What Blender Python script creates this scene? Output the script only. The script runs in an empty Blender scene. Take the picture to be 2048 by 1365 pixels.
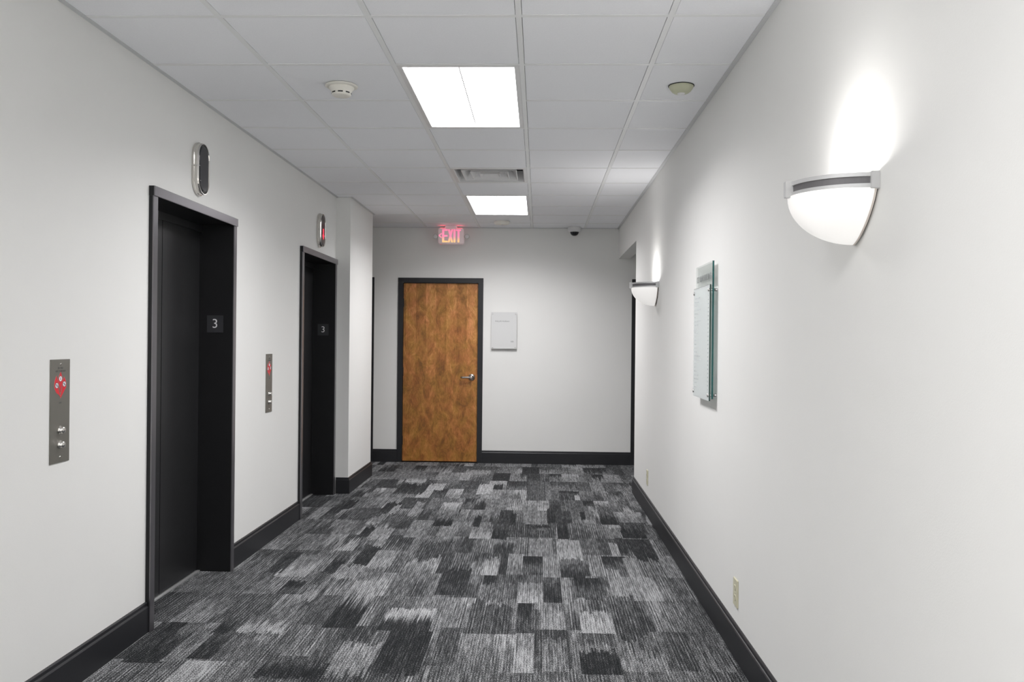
import bpy, bmesh, math, random
import numpy as np
from mathutils import Matrix, Vector

random.seed(7)
SC = bpy.context.scene
COL = SC.collection

# ---------------------------------------------------------------- camera, world, exposure
CH = 1.4177                       # camera height
F_PX, YAW, PITCH, ROLL = 1724.42, 0.0316, -0.0001, 0.0098
cam_d = bpy.data.cameras.new('camera'); cam = bpy.data.objects.new('camera', cam_d); COL.objects.link(cam)
cam_d.sensor_width = 36.0; cam_d.lens = 36.0 * F_PX / 2048.0; cam_d.clip_start = 0.05; cam_d.clip_end = 60
fw = Vector((-math.sin(YAW) * math.cos(PITCH), math.cos(YAW) * math.cos(PITCH), math.sin(PITCH)))
rt = Vector((math.cos(YAW), math.sin(YAW), 0)); up = rt.cross(fw)
r2 = math.cos(ROLL) * rt + math.sin(ROLL) * up; u2 = -math.sin(ROLL) * rt + math.cos(ROLL) * up
cm = Matrix.Identity(4)
for i in range(3):
    cm[i][0] = r2[i]; cm[i][1] = u2[i]; cm[i][2] = -fw[i]
cm[2][3] = CH
cam.matrix_world = cm
SC.camera = cam

w = bpy.data.worlds.new('world'); SC.world = w; w.use_nodes = True
w.node_tree.nodes['Background'].inputs[0].default_value = (0.5, 0.5, 0.5, 1)
w.node_tree.nodes['Background'].inputs[1].default_value = 0.0
vs = SC.view_settings
vs.view_transform = 'Standard'; vs.look = 'None'; vs.gamma = 1.0; vs.use_curve_mapping = False
vs.exposure = 0.25
TROFFER = 1.6                     # own glow of the prismatic lens
TROFFER_W = 44.0                  # power of the tubes behind each lens
TROFFER_SPREAD = 150.0
FILL_GLOW = 0.8                      # glow of the fill window added behind the viewpoint
SCONCE_GLASS = 0.40
SCONCE_LAMP = 0.7
SCONCE_UP = 2.5
SC.cycles.max_bounces = 10; SC.cycles.diffuse_bounces = 7; SC.cycles.glossy_bounces = 4
SC.cycles.transmission_bounces = 6; SC.cycles.transparent_max_bounces = 10
SC.cycles.sample_clamp_indirect = 4.0
SC.cycles.use_denoising = True

# ---------------------------------------------------------------- room dimensions
C = 2.723                         # ceiling
XL, XR, YF, YB = -1.878, 0.906, 9.968, -4.0
T = 0.6096                        # ceiling module
XA, Y2 = -1.3146, 4.074           # first main runner, reference cross tee
XEL, XER = -3.4, 2.6              # ends of the two side openings

# ---------------------------------------------------------------- materials
def mat(name, color=(0.8, 0.8, 0.8), rough=0.5, metal=0.0, spec=0.5, emit=None, estr=0.0, bump=0.0, bscale=200.0, mottle=0.0, mscale=3.0):
    m = bpy.data.materials.new(name); m.use_nodes = True
    nt = m.node_tree; b = nt.nodes['Principled BSDF']
    b.inputs['Base Color'].default_value = (*color, 1); b.inputs['Roughness'].default_value = rough
    b.inputs['Metallic'].default_value = metal; b.inputs['Specular IOR Level'].default_value = spec
    if emit:
        b.inputs['Emission Color'].default_value = (*emit, 1); b.inputs['Emission Strength'].default_value = estr
    if bump or mottle:
        g = nt.nodes.new('ShaderNodeNewGeometry')
        n = nt.nodes.new('ShaderNodeTexNoise'); n.inputs['Scale'].default_value = bscale; n.inputs['Detail'].default_value = 3
        nt.links.new(g.outputs['Position'], n.inputs['Vector'])
        if bump:
            bp = nt.nodes.new('ShaderNodeBump'); bp.inputs['Strength'].default_value = bump; bp.inputs['Distance'].default_value = 0.002
            nt.links.new(n.outputs['Fac'], bp.inputs['Height']); nt.links.new(bp.outputs['Normal'], b.inputs['Normal'])
        if mottle:
            n2 = nt.nodes.new('ShaderNodeTexNoise'); n2.inputs['Scale'].default_value = mscale; n2.inputs['Detail'].default_value = 6
            nt.links.new(g.outputs['Position'], n2.inputs['Vector'])
            mr = nt.nodes.new('ShaderNodeMapRange'); mr.inputs['From Min'].default_value = 0.3; mr.inputs['From Max'].default_value = 0.7
            mr.inputs['To Min'].default_value = 1 - mottle; mr.inputs['To Max'].default_value = 1 + mottle
            nt.links.new(n2.outputs['Fac'], mr.inputs['Value'])
            mx = nt.nodes.new('ShaderNodeVectorMath'); mx.operation = 'SCALE'; mx.inputs[0].default_value = color
            nt.links.new(mr.outputs['Result'], mx.inputs['Scale']); nt.links.new(mx.outputs[0], b.inputs['Base Color'])
    return m

M = {}
M['wall'] = mat('wall_paint', (0.81, 0.81, 0.79), 0.62, spec=0.3, bump=0.12, bscale=260, mottle=0.012, mscale=1.3)
M['tile'] = mat('ceiling_tile', (0.92, 0.93, 0.955), 0.9, spec=0.1, bump=0.25, bscale=420, mottle=0.02, mscale=160)
M['grid'] = mat('ceiling_grid_metal', (0.86, 0.87, 0.87), 0.45, spec=0.4)
M['angle'] = mat('wall_angle_metal', (0.62, 0.63, 0.64), 0.45, spec=0.4)
M['plenum'] = mat('plenum_dark', (0.05, 0.05, 0.05), 0.9)
M['black'] = mat('black_trim_paint', (0.014, 0.0145, 0.017), 0.42, spec=0.45, bump=0.05, bscale=90)
M['reveal'] = mat('elevator_reveal_black', (0.009, 0.009, 0.010), 0.42, spec=0.35)
M['bronze'] = mat('elevator_dark_metal', (0.23, 0.22, 0.235), 0.29, metal=0.85, spec=0.8, bump=0.04, bscale=600)
M['elevdoor'] = mat('elevator_door_panel', (0.013, 0.013, 0.014), 0.34, spec=0.7, bump=0.05, bscale=700, mottle=0.1, mscale=30)
M['rubber'] = mat('dark_gap', (0.004, 0.004, 0.004), 0.7)
M['alu'] = mat('aluminium_sill', (0.62, 0.62, 0.62), 0.3, metal=0.7)
M['chrome'] = mat('chrome', (0.66, 0.64, 0.61), 0.16, metal=1.0)
M['satin'] = mat('satin_nickel', (0.62, 0.61, 0.60), 0.28, metal=1.0)
M['white'] = mat('white_enamel', (0.76, 0.76, 0.76), 0.4)
M['ivory'] = mat('ivory_plastic', (0.62, 0.60, 0.45), 0.4)
M['ivory2'] = mat('yellowed_plastic', (0.55, 0.56, 0.41), 0.45, mottle=0.05, mscale=20)
M['detector'] = mat('offwhite_plastic', (0.84, 0.82, 0.75), 0.45)
M['slot'] = mat('dark_slot', (0.01, 0.01, 0.01), 0.6)
def lensmat():
    m = bpy.data.materials.new('prismatic_lens'); m.use_nodes = True; nt = m.node_tree
    for n in list(nt.nodes): nt.nodes.remove(n)
    out = nt.nodes.new('ShaderNodeOutputMaterial'); ad = nt.nodes.new('ShaderNodeAddShader')
    tr = nt.nodes.new('ShaderNodeBsdfTransparent'); em = nt.nodes.new('ShaderNodeEmission'); em.inputs[0].default_value = (1.0, 0.985, 1.0, 1); em.inputs[1].default_value = TROFFER
    tr.inputs[0].default_value = (0.9, 0.9, 0.9, 1)
    nt.links.new(tr.outputs[0], ad.inputs[0]); nt.links.new(em.outputs[0], ad.inputs[1]); nt.links.new(ad.outputs[0], out.inputs[0]); return m
M['lens'] = lensmat()
M['glass_shade'] = mat('opal_glass', (0.82, 0.81, 0.79), 0.3, emit=(1.0, 0.975, 0.95), estr=SCONCE_GLASS)
M['shade_edge'] = mat('cream_rim', (0.72, 0.66, 0.60), 0.35)
M['louver'] = mat('perforated_band', (0.16, 0.155, 0.16), 0.45, metal=0.3)
M['silver'] = mat('silver_paint', (0.60, 0.60, 0.60), 0.33, metal=0.35)
M['blackgloss'] = mat('black_acrylic', (0.012, 0.012, 0.015), 0.12)
M['platedark'] = mat('number_plate', (0.032, 0.032, 0.037), 0.5)
M['numwhite'] = mat('white_numeral', (0.93, 0.93, 0.93), 0.5)
M['red'] = mat('red_enamel', (0.72, 0.02, 0.035), 0.4)
M['redline'] = mat('pale_red_outline', (0.70, 0.28, 0.25), 0.4)
M['ink'] = mat('dark_ink', (0.10, 0.10, 0.10), 0.6)
M['inkgrey'] = mat('grey_ink', (0.20, 0.21, 0.21), 0.6)
M['inkpale'] = mat('pale_ink', (0.58, 0.61, 0.61), 0.6)
M['inkblue'] = mat('blue_grey_ink', (0.10, 0.12, 0.2), 0.6)
M['redled'] = mat('red_led_arrow', (0.5, 0.02, 0.03), 0.4, emit=(1.0, 0.03, 0.06), estr=1.6)
M['lampclear'] = mat('lamp_head_plastic', (0.55, 0.56, 0.50), 0.2)
M['frost'] = mat('frosted_panel', (0.70, 0.735, 0.735), 0.35)
M['frostfar'] = mat('pale_panel', (0.66, 0.665, 0.66), 0.35)

def steel():
    m = mat('brushed_steel', (0.25, 0.24, 0.215), 0.42, metal=0.75)
    nt = m.node_tree; b = nt.nodes['Principled BSDF']
    tc = nt.nodes.new('ShaderNodeTexCoord'); mp = nt.nodes.new('ShaderNodeMapping'); mp.inputs['Scale'].default_value = (900, 12, 12)
    n = nt.nodes.new('ShaderNodeTexNoise'); n.inputs['Scale'].default_value = 1.0
    bp = nt.nodes.new('ShaderNodeBump'); bp.inputs['Strength'].default_value = 0.15; bp.inputs['Distance'].default_value = 0.001
    nt.links.new(tc.outputs['Object'], mp.inputs[0]); nt.links.new(mp.outputs[0], n.inputs['Vector'])
    nt.links.new(n.outputs['Fac'], bp.inputs['Height']); nt.links.new(bp.outputs['Normal'], b.inputs['Normal'])
    return m
M['steel'] = steel()

def glass(name, tint, refl=0.12, rough=0.03):
    m = bpy.data.materials.new(name); m.use_nodes = True; nt = m.node_tree
    for n in list(nt.nodes): nt.nodes.remove(n)
    out = nt.nodes.new('ShaderNodeOutputMaterial'); mix = nt.nodes.new('ShaderNodeMixShader')
    tr = nt.nodes.new('ShaderNodeBsdfTransparent'); gl = nt.nodes.new('ShaderNodeBsdfGlossy')
    tr.inputs[0].default_value = (*tint, 1); gl.inputs['Roughness'].default_value = rough
    fr = nt.nodes.new('ShaderNodeFresnel'); fr.inputs[0].default_value = 1.45
    mm = nt.nodes.new('ShaderNodeMath'); mm.operation = 'MULTIPLY'; mm.inputs[1].default_value = refl
    nt.links.new(fr.outputs[0], mm.inputs[0]); nt.links.new(mm.outputs[0], mix.inputs[0])
    nt.links.new(tr.outputs[0], mix.inputs[1]); nt.links.new(gl.outputs[0], mix.inputs[2]); nt.links.new(mix.outputs[0], out.inputs[0])
    return m
M['glass'] = glass('clear_glass', (0.95, 0.965, 0.96), 0.3)
M['glass_edge'] = mat('green_glass_edge', (0.006, 0.10, 0.095), 0.15)
M['glass_edge2'] = mat('olive_glass_edge', (0.03, 0.07, 0.055), 0.15)

def wood():
    m = bpy.data.materials.new('stained_veneer'); m.use_nodes = True; nt = m.node_tree; b = nt.nodes['Principled BSDF']
    N = nt.nodes.new; L = nt.links.new
    tc = N('ShaderNodeTexCoord'); sp = N('ShaderNodeSeparateXYZ'); L(tc.outputs['Object'], sp.inputs[0])
    # veneer leaves: random tone per vertical strip, stronger near the top of the door
    dv = N('ShaderNodeMath'); dv.operation = 'MULTIPLY_ADD'; dv.inputs[1].default_value = 1 / 0.1185; dv.inputs[2].default_value = 0.45; L(sp.outputs['X'], dv.inputs[0])
    fl = N('ShaderNodeMath'); fl.operation = 'FLOOR'; L(dv.outputs[0], fl.inputs[0])
    md = N('ShaderNodeMath'); md.operation = 'FLOORED_MODULO'; md.inputs[1].default_value = 2.0; L(fl.outputs[0], md.inputs[0])
    wn = N('ShaderNodeTexWhiteNoise'); wn.noise_dimensions = '1D'; L(fl.outputs[0], wn.inputs['W'])
    lf = N('ShaderNodeMath'); lf.operation = 'MULTIPLY_ADD'; lf.inputs[1].default_value = 0.35; L(wn.outputs[0], lf.inputs[0]); L(md.outputs[0], lf.inputs[2])
    zf = N('ShaderNodeMapRange'); zf.inputs['From Min'].default_value = 0.9; zf.inputs['From Max'].default_value = 1.6; zf.inputs['To Min'].default_value = 0.06; zf.inputs['To Max'].default_value = 0.42
    L(sp.outputs['Y'], zf.inputs['Value'])
    leaf = N('ShaderNodeMath'); leaf.operation = 'MULTIPLY'; L(lf.outputs[0], leaf.inputs[0]); L(zf.outputs[0], leaf.inputs[1])
    # shift each leaf so the figure breaks at the joints
    off = N('ShaderNodeCombineXYZ'); mo = N('ShaderNodeMath'); mo.operation = 'MULTIPLY'; mo.inputs[1].default_value = 7.3; L(wn.outputs[0], mo.inputs[0]); L(mo.outputs[0], off.inputs[2])
    va = N('ShaderNodeVectorMath'); va.operation = 'ADD'; L(tc.outputs['Object'], va.inputs[0]); L(off.outputs[0], va.inputs[1])
    m1 = N('ShaderNodeMapping'); m1.inputs['Scale'].default_value = (9, 5.0, 9); L(tc.outputs['Object'], m1.inputs[0])
    n1 = N('ShaderNodeTexNoise'); n1.inputs['Scale'].default_value = 1.0; n1.inputs['Detail'].default_value = 8; n1.inputs['Roughness'].default_value = 0.72; n1.inputs['Distortion'].default_value = 0.8; L(m1.outputs[0], n1.inputs['Vector'])
    m2 = N('ShaderNodeMapping'); m2.inputs['Scale'].default_value = (55, 14, 55); L(va.outputs[0], m2.inputs[0])
    n2 = N('ShaderNodeTexNoise'); n2.inputs['Scale'].default_value = 1.0; n2.inputs['Detail'].default_value = 4; n2.inputs['Distortion'].default_value = 1.6; L(m2.outputs[0], n2.inputs['Vector'])
    m3 = N('ShaderNodeMapping'); m3.inputs['Scale'].default_value = (260, 10, 200); L(va.outputs[0], m3.inputs[0])
    n3 = N('ShaderNodeTexNoise'); n3.inputs['Scale'].default_value = 1.0; L(m3.outputs[0], n3.inputs['Vector'])
    a1 = N('ShaderNodeMath'); a1.operation = 'MULTIPLY_ADD'; a1.inputs[1].default_value = 0.48; L(n2.outputs['Fac'], a1.inputs[0])
    a0 = N('ShaderNodeMath'); a0.operation = 'MULTIPLY'; a0.inputs[1].default_value = 1.35; L(n1.outputs['Fac'], a0.inputs[0]); L(a0.outputs[0], a1.inputs[2])
    a2 = N('ShaderNodeMath'); a2.operation = 'MULTIPLY_ADD'; a2.inputs[1].default_value = 0.22; L(n3.outputs['Fac'], a2.inputs[0]); L(a1.outputs[0], a2.inputs[2])
    a3 = N('ShaderNodeMath'); a3.operation = 'MULTIPLY_ADD'; a3.inputs[1].default_value = 0.42; L(leaf.outputs[0], a3.inputs[0]); L(a2.outputs[0], a3.inputs[2])
    mr = N('ShaderNodeMapRange'); mr.inputs['From Min'].default_value = 0.72; mr.inputs['From Max'].default_value = 1.42; L(a3.outputs[0], mr.inputs['Value'])
    cr = N('ShaderNodeValToRGB'); e = cr.color_ramp.elements
    e[0].position = 0.0; e[0].color = (0.125, 0.052, 0.013, 1); e[1].position = 1.0; e[1].color = (0.66, 0.31, 0.11, 1)
    q = e.new(0.35); q.color = (0.27, 0.113, 0.022, 1); q = e.new(0.68); q.color = (0.44, 0.190, 0.048, 1)
    L(mr.outputs[0], cr.inputs[0]); m4 = N('ShaderNodeMapping'); m4.inputs['Scale'].default_value = (11, 7, 11); m4.inputs['Location'].default_value = (3, 5, 1); L(tc.outputs['Object'], m4.inputs[0])
    n4 = N('ShaderNodeTexNoise'); n4.inputs['Scale'].default_value = 1.0; n4.inputs['Detail'].default_value = 5; L(m4.outputs[0], n4.inputs['Vector'])
    h4 = N('ShaderNodeMapRange'); h4.inputs['From Min'].default_value = 0.35; h4.inputs['From Max'].default_value = 0.65; L(n4.outputs['Fac'], h4.inputs['Value'])
    tm = N('ShaderNodeMix'); tm.data_type = 'RGBA'; tm.inputs['A'].default_value = (0.97, 1.03, 0.80, 1); tm.inputs['B'].default_value = (1.08, 0.94, 1.0, 1); L(h4.outputs[0], tm.inputs['Factor'])
    mm = N('ShaderNodeMix'); mm.data_type = 'RGBA'; mm.blend_type = 'MULTIPLY'; mm.inputs['Factor'].default_value = 1.0; L(cr.outputs[0], mm.inputs['A']); L(tm.outputs['Result'], mm.inputs['B'])
    L(mm.outputs['Result'], b.inputs['Base Color'])
    b.inputs['Roughness'].default_value = 0.38; b.inputs['Specular IOR Level'].default_value = 0.45
    return m
M['wood'] = wood()

def carpet():
    m = bpy.data.materials.new('carpet_tiles'); m.use_nodes = True; nt = m.node_tree; b = nt.nodes['Principled BSDF']
    N = nt.nodes.new; L = nt.links.new
    def math_(op, a=None, bb=None, c=None):
        n = N('ShaderNodeMath'); n.operation = op
        for i, v in enumerate((a, bb, c)):
            if v is None: continue
            if isinstance(v, (int, float)): n.inputs[i].default_value = v
            else: L(v, n.inputs[i])
        return n.outputs[0]
    at = N('ShaderNodeAttribute'); at.attribute_name = 'tone'
    g = N('ShaderNodeNewGeometry'); sp = N('ShaderNodeSeparateXYZ'); L(g.outputs['Position'], sp.inputs[0])
    rib = math_('FLOOR', math_('MULTIPLY', sp.outputs['X'], 1 / 0.0085))
    # long yarn streaks: one random per rib, slowly varying along its length
    cb = N('ShaderNodeCombineXYZ'); L(math_('MULTIPLY', rib, 3.7), cb.inputs[0]); L(math_('MULTIPLY', sp.outputs['Y'], 9.0), cb.inputs[1])
    st = N('ShaderNodeTexNoise'); st.inputs['Scale'].default_value = 1.0; st.inputs['Detail'].default_value = 1; L(cb.outputs[0], st.inputs['Vector'])
    # single loops: short random dashes
    cl = N('ShaderNodeCombineXYZ'); L(math_('MULTIPLY', sp.outputs['X'], 1 / 0.0036), cl.inputs[0]); L(math_('MULTIPLY', sp.outputs['Y'], 1 / 0.0075), cl.inputs[1])
    lo = N('ShaderNodeTexNoise'); lo.inputs['Scale'].default_value = 1.0; lo.inputs['Detail'].default_value = 2; L(cl.outputs[0], lo.inputs['Vector'])
    # rib grooves
    gr = math_('SINE', math_('MULTIPLY', sp.outputs['X'], 2 * math.pi / 0.0125))
    v = math_('MULTIPLY_ADD', math_('SUBTRACT', st.outputs['Fac'], 0.5), 0.8, at.outputs['Fac'])
    v = math_('MULTIPLY_ADD', math_('SUBTRACT', lo.outputs['Fac'], 0.5), 2.5, v)
    v = math_('MULTIPLY_ADD', gr, 0.09, v)
    cr = N('ShaderNodeValToRGB'); e = cr.color_ramp.elements
    e[0].position = 0.02; e[0].color = (0.010, 0.0108, 0.0118, 1); e[1].position = 1.0; e[1].color = (0.43, 0.435, 0.44, 1)
    q = e.new(0.36); q.color = (0.037, 0.0385, 0.0405, 1); q = e.new(0.66); q.color = (0.138, 0.141, 0.145, 1)
    L(v, cr.inputs[0]); L(cr.outputs[0], b.inputs['Base Color'])
    b.inputs['Roughness'].default_value = 0.95; b.inputs['Specular IOR Level'].default_value = 0.1
    bp = N('ShaderNodeBump'); bp.inputs['Strength'].default_value = 0.35; bp.inputs['Distance'].default_value = 0.003
    L(lo.outputs['Fac'], bp.inputs['Height']); L(bp.outputs['Normal'], b.inputs['Normal'])
    return m
M['carpet'] = carpet()

# ---------------------------------------------------------------- mesh helpers
class MB:
    def __init__(s): s.v = []; s.f = []; s.sm = []
    def add(s, vs, fs, smooth=False):
        o = len(s.v); s.v += [tuple(p) for p in vs]; s.f += [tuple(o + i for i in f) for f in fs]; s.sm += [smooth] * len(fs); return s
    def box(s, x0, x1, y0, y1, z0, z1, bev=0.0):
        x0, x1 = sorted((x0, x1)); y0, y1 = sorted((y0, y1)); z0, z1 = sorted((z0, z1))
        bm = bmesh.new(); bmesh.ops.create_cube(bm, size=1.0)
        for q in bm.verts: q.co = Vector(((x0 + x1) / 2 + q.co.x * (x1 - x0), (y0 + y1) / 2 + q.co.y * (y1 - y0), (z0 + z1) / 2 + q.co.z * (z1 - z0)))
        if bev: bmesh.ops.bevel(bm, geom=list(bm.edges), offset=bev, segments=2, affect='EDGES', clamp_overlap=True)
        return s.frombm(bm)
    def frombm(s, bm, smooth=False):
        bm.verts.index_update()
        s.add([q.co[:] for q in bm.verts], [[q.index for q in f.verts] for f in bm.faces], smooth); bm.free(); return s
    def quad(s, a, b, c, d): return s.add([a, b, c, d], [(0, 1, 2, 3)])
    def loft(s, rings, cap0=True, cap1=True, closed=True, smooth=False):
        n = len(rings[0]); vs = [p for r in rings for p in r]; fs = []
        for k in range(len(rings) - 1):
            for i in range(n if closed else n - 1):
                j = (i + 1) % n; fs.append((k * n + i, k * n + j, (k + 1) * n + j, (k + 1) * n + i))
        s.add(vs, fs, smooth)
        if cap0: s.add(rings[0], [tuple(range(n))[::-1]])
        if cap1: s.add(rings[-1], [tuple(range(n))])
        return s
    def prism(s, pts, z0, z1): return s.loft([[(x, y, z0) for x, y in pts], [(x, y, z1) for x, y in pts]])
    def lathe(s, prof, n=40, c=(0, 0), smooth=True, cap=True):
        rings = [[(c[0] + r * math.cos(2 * math.pi * i / n), c[1] + r * math.sin(2 * math.pi * i / n), z) for i in range(n)] for r, z in prof]
        return s.loft(rings, cap, cap, True, smooth)
    def tube(s, pts, rad, n=12, smooth=True):
        rings = []
        for i, p in enumerate(pts):
            p = Vector(p); a = Vector(pts[max(i - 1, 0)]); b = Vector(pts[min(i + 1, len(pts) - 1)]); t = (b - a).normalized()
            u = t.orthogonal().normalized() if i == 0 else (u - t * u.dot(t)).normalized(); vv = t.cross(u)
            rr = rad[i] if isinstance(rad, (list, tuple)) else rad
            rings.append([tuple(p + rr * (math.cos(2 * math.pi * k / n) * u + math.sin(2 * math.pi * k / n) * vv)) for k in range(n)])
        return s.loft(rings, True, True, True, smooth)
    def build(s, name, m, parent=None, recalc=True):
        me = bpy.data.meshes.new(name); me.from_pydata(s.v, [], s.f)
        me.polygons.foreach_set('use_smooth', s.sm)
        if recalc:
            bm = bmesh.new(); bm.from_mesh(me); bmesh.ops.recalc_face_normals(bm, faces=bm.faces); bm.to_mesh(me); bm.free()
        me.materials.append(M[m] if isinstance(m, str) else m)
        o = bpy.data.objects.new(name, me); COL.objects.link(o); o.parent = parent
        return o

def tag(o, label=None, cat=None, group=None, kind=None):
    if label: o['label'] = label
    if cat: o['category'] = cat
    if group: o['group'] = group
    if kind: o['kind'] = kind
    return o
FR = {'left': ((0, 1, 0), (0, 0, 1), (1, 0, 0)), 'right': ((0, -1, 0), (0, 0, 1), (-1, 0, 0)),
      'far': ((1, 0, 0), (0, 0, 1), (0, -1, 0)), 'down': ((1, 0, 0), (0, -1, 0), (0, 0, -1))}
def frame(side, loc):
    m = Matrix.Identity(4)
    for j, a in enumerate(FR[side]):
        for i in range(3): m[i][j] = a[i]
    for i in range(3): m[i][3] = loc[i]
    return m
def thing(name, label, cat, side, loc, group=None, kind=None):
    # local axes: x to the right and y up as one faces the surface, z out of it
    o = bpy.data.objects.new(name, None); COL.objects.link(o); o.empty_display_size = 0.1
    o.matrix_world = frame(side, loc); return tag(o, label, cat, group, kind)
def children(o): return [c for c in bpy.data.objects if c.parent == o]
def copy_tree(o, parent=None):
    c = o.copy(); COL.objects.link(c)
    if parent is not None: c.parent = parent
    for ch in children(o): copy_tree(ch, c)
    return c
def text_mb(body, size, x, y, z0, z1, align='CENTER', sx=1.0, weight=0.0):
    cu = bpy.data.curves.new('t', 'FONT'); cu.body = body; cu.size = size; cu.align_x = align; cu.align_y = 'CENTER'
    cu.extrude = (z1 - z0) / 2; cu.offset = weight; cu.resolution_u = 6
    o = bpy.data.objects.new('t', cu); COL.objects.link(o)
    bpy.context.view_layer.update()
    me = bpy.data.meshes.new_from_object(o)
    mb = MB(); mb.add([(p.co.x * sx + x, p.co.y + y, p.co.z + (z0 + z1) / 2) for p in me.vertices], [tuple(f.vertices) for f in me.polygons])
    bpy.data.objects.remove(o); bpy.data.curves.remove(cu); bpy.data.meshes.remove(me)
    return mb
def struct(name, mb, m, label=None, cat=None, parent=None):
    return tag(mb.build(name, m, parent), label, cat, None, 'structure' if parent is None else None)

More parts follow.
